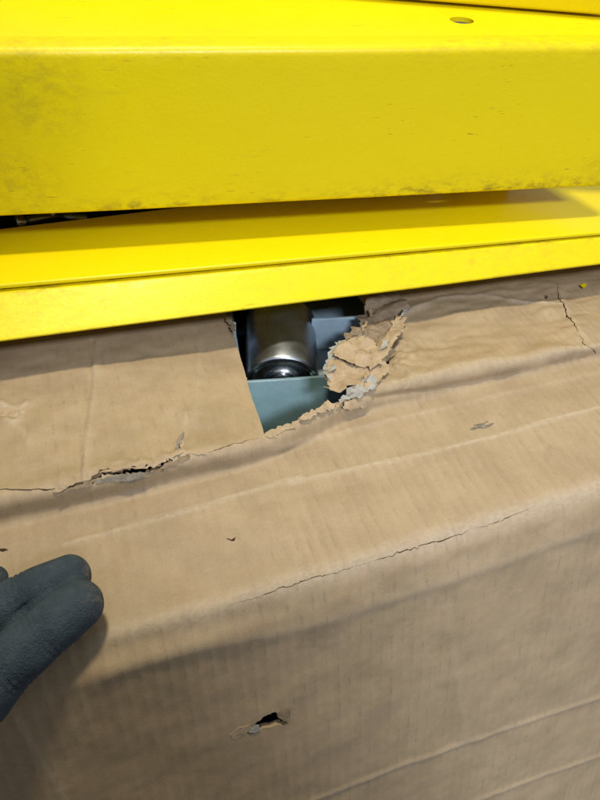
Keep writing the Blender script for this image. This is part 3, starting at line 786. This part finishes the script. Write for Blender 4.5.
# palm: four metacarpal lobes from wrist to knuckles, overlapping into one body
for k, q in enumerate((i_mcp, m_mcp, r_mcp, p_mcp)):
    wq = wrist+(q-np.mean([i_mcp, p_mcp], 0))*.42
    finger([wq, wq+(q-wq)*.5+palm_n*.002, q], [.0165, .0165, .0142], bmh)
for k, (a, b) in enumerate(((i_mcp, m_mcp), (m_mcp, r_mcp), (r_mcp, p_mcp))):
    q = (a+b)/2-fwn*.010; wq = wrist+(q-np.mean([i_mcp, p_mcp], 0))*.42
    finger([wq, (wq+q)/2, q], [.0165, .0165, .0125], bmh)
armd = wrist-np.mean([i_mcp, p_mcp], 0); armd /= np.linalg.norm(armd)
finger([wrist+armd*.05, wrist+armd*.02, wrist-armd*.01], [.026, .024, .020], bmh)
me = bpy.data.meshes.new('gloved_hand'); bmesh.ops.recalc_face_normals(bmh, faces=bmh.faces); bmh.to_mesh(me); bmh.free()
hand = bpy.data.objects.new('gloved_hand', me); COL.objects.link(hand)
rm = hand.modifiers.new('r', 'REMESH'); rm.mode = 'VOXEL'; rm.voxel_size = .0012; rm.use_smooth_shade = True
sm = hand.modifiers.new('s', 'SMOOTH'); sm.factor = .5; sm.iterations = 5
bpy.context.view_layer.update(); bake(hand)
me = hand.data; me.materials.append(GLOVE)
co = np.zeros(len(me.vertices)*3, np.float32); me.vertices.foreach_get('co', co); co = co.reshape(-1, 3)
no = np.zeros(len(me.vertices)*3, np.float32); me.vertices.foreach_get('normal', no); no = no.reshape(-1, 3)
i_dir = (i_tip-i_mcp); i_len = np.linalg.norm(i_dir); i_dir /= i_len
dis = np.array([.00045*noise.fractal((a*70, b*70, c*70), 1., 2., 3)+.0006*noise.noise((a*28, b*28, c*28)) for a, b, c in co])
# cross wrinkles at the knuckle joints of each finger
for mcp, tip in ((i_mcp, i_tip), (m_mcp, m_tip), (r_mcp, r_tip), (p_mcp, p_tip)):
    v = tip-mcp; L = np.linalg.norm(v); v = v/L; rel = co-mcp; s = rel@v; dd = np.linalg.norm(rel-s[:, None]*v, axis=1)
    for f_, am in ((.40, .0015), (.72, .0011), (.05, .0018)):
        dis += np.where(dd < .019, -am*np.exp(-((s/L-f_)/.07)**2)*np.abs(np.sin(s*900+co[:, 0]*300)), 0)
co = co+no*dis[:, None]; me.vertices.foreach_set('co', co.astype(np.float32).ravel())
wv = np.zeros(len(co), np.float32)
for tip, off, r in ((i_tip, W(101, 597, .290), .0085), (m_tip, W(89, 570, .302), .006)):
    wv = np.maximum(wv, np.exp(-(np.linalg.norm((co-off), axis=1)/r)**2*1.6))
a = me.attributes.new('wear', 'FLOAT', 'POINT'); a.data.foreach_set('value', wv.astype(np.float32)); me.update()
# the person the hand belongs to: kneeling beside the carton, out of frame
person = empty('person', (-.1, -.45, 0)); bpy.context.view_layer.update()
tag(person, 'person reaching in with a dark blue grey work glove, fingertips resting on the carton fold', 'person')
def onp(o): o.parent = person; o.matrix_parent_inverse = Matrix.Translation(person.location).inverted(); return o
onp(hand)
elbow = wrist+armd*.10+np.array([-.13, -.17, .22]); sho_l = np.array([-.33, -.33, .90])
tube('cuff', catmull([wrist+armd*.012, wrist+armd*.035, wrist+armd*.065], 8), [.0275, .029]*8+[.030], GLOVE, hand, 32)
def body(name, chains, mat, voxel=.006, it=6, wr_=1.):
    if voxel < .005: wr_ = .1
    bm = bmesh.new()
    for pts, rad_ in chains: finger([np.array(p, float) for p in pts], rad_, bm, 8, 24)
    bmesh.ops.recalc_face_normals(bm, faces=bm.faces); me = bpy.data.meshes.new(name); bm.to_mesh(me); bm.free()
    o = bpy.data.objects.new(name, me); COL.objects.link(o)
    r = o.modifiers.new('r', 'REMESH'); r.mode = 'VOXEL'; r.voxel_size = voxel; r.use_smooth_shade = True
    q = o.modifiers.new('s', 'SMOOTH'); q.factor = .5; q.iterations = it
    bpy.context.view_layer.update(); bake(o); me = o.data; me.materials.append(mat)
    c_ = np.zeros(len(me.vertices)*3, np.float32); n_ = c_.copy(); me.vertices.foreach_get('co', c_); me.vertices.foreach_get('normal', n_); c_ = c_.reshape(-1, 3)
    c_ += n_.reshape(-1, 3)*np.array([.004*wr_*noise.fractal((p[0]*14, p[1]*14, p[2]*14), 1., 2., 3) for p in c_], np.float32)[:, None]
    me.vertices.foreach_set('co', c_.ravel()); me.update()
    return onp(o)
sho_r = sho_l+np.array([.37, -.05, .0]); hr0 = np.array([-.03, -.29, .245]); neck = (sho_l+sho_r)/2+np.array([.02, .04, .05]); pel = np.array([-.18, -.74, .40])
chest = (sho_l+sho_r)/2+np.array([0, -.02, -.10])
body('jacket', [([wrist+armd*.05, wrist+armd*.09, (wrist+armd*.09+elbow)/2, elbow, sho_l], [.034, .040, .048, .056, .072]),
                ([sho_l, (sho_l+sho_r)/2, sho_r], [.078, .10, .078]),
                ([chest+np.array([-.09, 0, 0]), (chest+pel)/2+np.array([-.08, -.02, 0]), pel+np.array([-.08, 0, 0])], [.12, .12, .12]),
                ([chest+np.array([.09, 0, 0]), (chest+pel)/2+np.array([.08, -.02, 0]), pel+np.array([.08, 0, 0])], [.12, .12, .12]),
                ([chest, neck], [.10, .062]),
                ([sho_r, sho_r+np.array([.09, -.02, -.24]), sho_r+np.array([.07, .01, -.44]), hr0], [.072, .056, .046, .038])], SLEEVE)
body('trousers', [([pel+np.array([-.09, .0, -.04]), np.array([-0.250, -.34, .47]), np.array([-0.270, -.12, .44])], [.105, .092, .068]),
                  ([np.array([-0.270, -.12, .44]), np.array([-0.270, -.19, .26]), np.array([-0.260, -.24, .09])], [.066, .060, .050]),
                  ([pel+np.array([.09, .0, -.04]), np.array([0.020, -.46, .25]), np.array([0.040, -.26, .09])], [.105, .092, .068]),
                  ([np.array([0.040, -.26, .09]), np.array([0.020, -.45, .075]), np.array([0.000, -.66, .07])], [.066, .060, .048])], SLEEVE)
BOOT = mat_simple('black_boot_leather', (.025, .022, .020), .5, 0, 60, .3, .3)
SKIN = mat_simple('skin', (.50, .32, .24), .55, 0, 80, .1, .2)
body('boot', [([np.array([-0.260, -.28, .10]), np.array([-0.260, -.27, .045]), np.array([-0.260, -.12, .036])], [.050, .044, .036])], BOOT, .004)
body('boot', [([np.array([0.000, -.64, .075]), np.array([-0.005, -.72, .060]), np.array([-0.005, -.74, .045])], [.046, .042, .036])], BOOT, .004)
hc = neck+np.array([.02, .08, .12]); hf = np.array([.25, .85, -.45]); hf /= np.linalg.norm(hf); hu = np.array([.0, .45, .89]); hs = np.cross(hf, hu)
body('head', [([neck, hc-hu*.05], [.056, .058]), ([hc-hf*.025+hu*.01, hc+hf*.02+hu*.015], [.088, .082]), ([hc+hf*.035-hu*.06, hc+hf*.06-hu*.085], [.055, .038]),
              ([hc+hf*.095-hu*.005, hc+hf*.112-hu*.035], [.009, .014])]+[([hc+hs*q*.082-hu*.02, hc+hs*q*.092+hu*.01], [.012, .016]) for q in (-1, 1)]
              +[([hc+hf*.088-hu*.066-hs*.018, hc+hf*.094-hu*.066, hc+hf*.088-hu*.066+hs*.018], [.006, .008, .006])], SKIN, .004, 3)
body('cap', [([hc-hf*.03+hu*.035, hc+hf*.02+hu*.040], [.090, .086]), ([hc+hf*.08+hu*.045, hc+hf*.15+hu*.030], [.030, .018])], SLEEVE, .004, 3)
for q in (-1, 1): body('eye', [([hc+hf*.088+hs*q*.032+hu*.004, hc+hf*.090+hs*q*.032+hu*.004], [.011, .011])], DARK, .003, 1)
hv = np.array([-.02, .10, -.07]); hv /= np.linalg.norm(hv)
body('bare_hand', [([hr0-hv*.01, hr0+hv*.05], [.026, .030])]+[([hr0+hv*.06+np.array([-.03+.019*k, 0, .004]), hr0+hv*.095+np.array([-.03+.019*k, 0, .002]), hr0+hv*.12+np.array([-.03+.019*k, 0, -.014])], [.010, .009, .008]) for k in range(4)]
              +[([hr0+hv*.02+np.array([-.03, 0, 0]), hr0+hv*.06+np.array([-.055, 0, -.005])], [.012, .010])], SKIN, .003, 2)

# dark steel behind the rail, seen in the gap under the big beam
def upin(o, p): o.matrix_parent_inverse = Matrix.Translation(p.location).inverted(); return o
dk = empty('steel_angle', (0.05, .64, ZT)); bpy.context.view_layer.update()
tag(dk, 'dark oily steel angle lying on the carton behind the yellow rail', 'steel angle')
upin(bar('upright_leg', (-.34, .640, ZT+.0006), (1, 0, 0), .72, (0, 1, 0), .006, (0, 0, 1), .070, DARK, dk, .001), dk)  # guessed metal; upright made tall to block light leaking in from behind
upin(bar('flat_leg', (-.34, .570, ZT+.0006), (1, 0, 0), .72, (0, 1, 0), .0697, (0, 0, 1), .006, DARK, dk, .001), dk)
for xx, yy, an, lb in ((-.075, .590, .3, 'short steel bolt in the dark gap, beside the tail of another bolt'), (-.045, .600, -.5, 'short steel bolt in the dark gap, turned across the end of another bolt')):
    b_ = empty('hex_bolt', (xx, yy, ZT+.0145)); bpy.context.view_layer.update()
    tag(b_, lb, 'bolt', 'bolts in the gap')
    d = Vector((math.cos(an), math.sin(an), 0)); p = Vector(b_.location)
    upin(tube('shank', [p, p+d*.03], .0045, STEEL, b_, 12), b_); upin(tube('bolt_head', [p-d*.007, p], .0085, STEEL_R, b_, 6), b_)
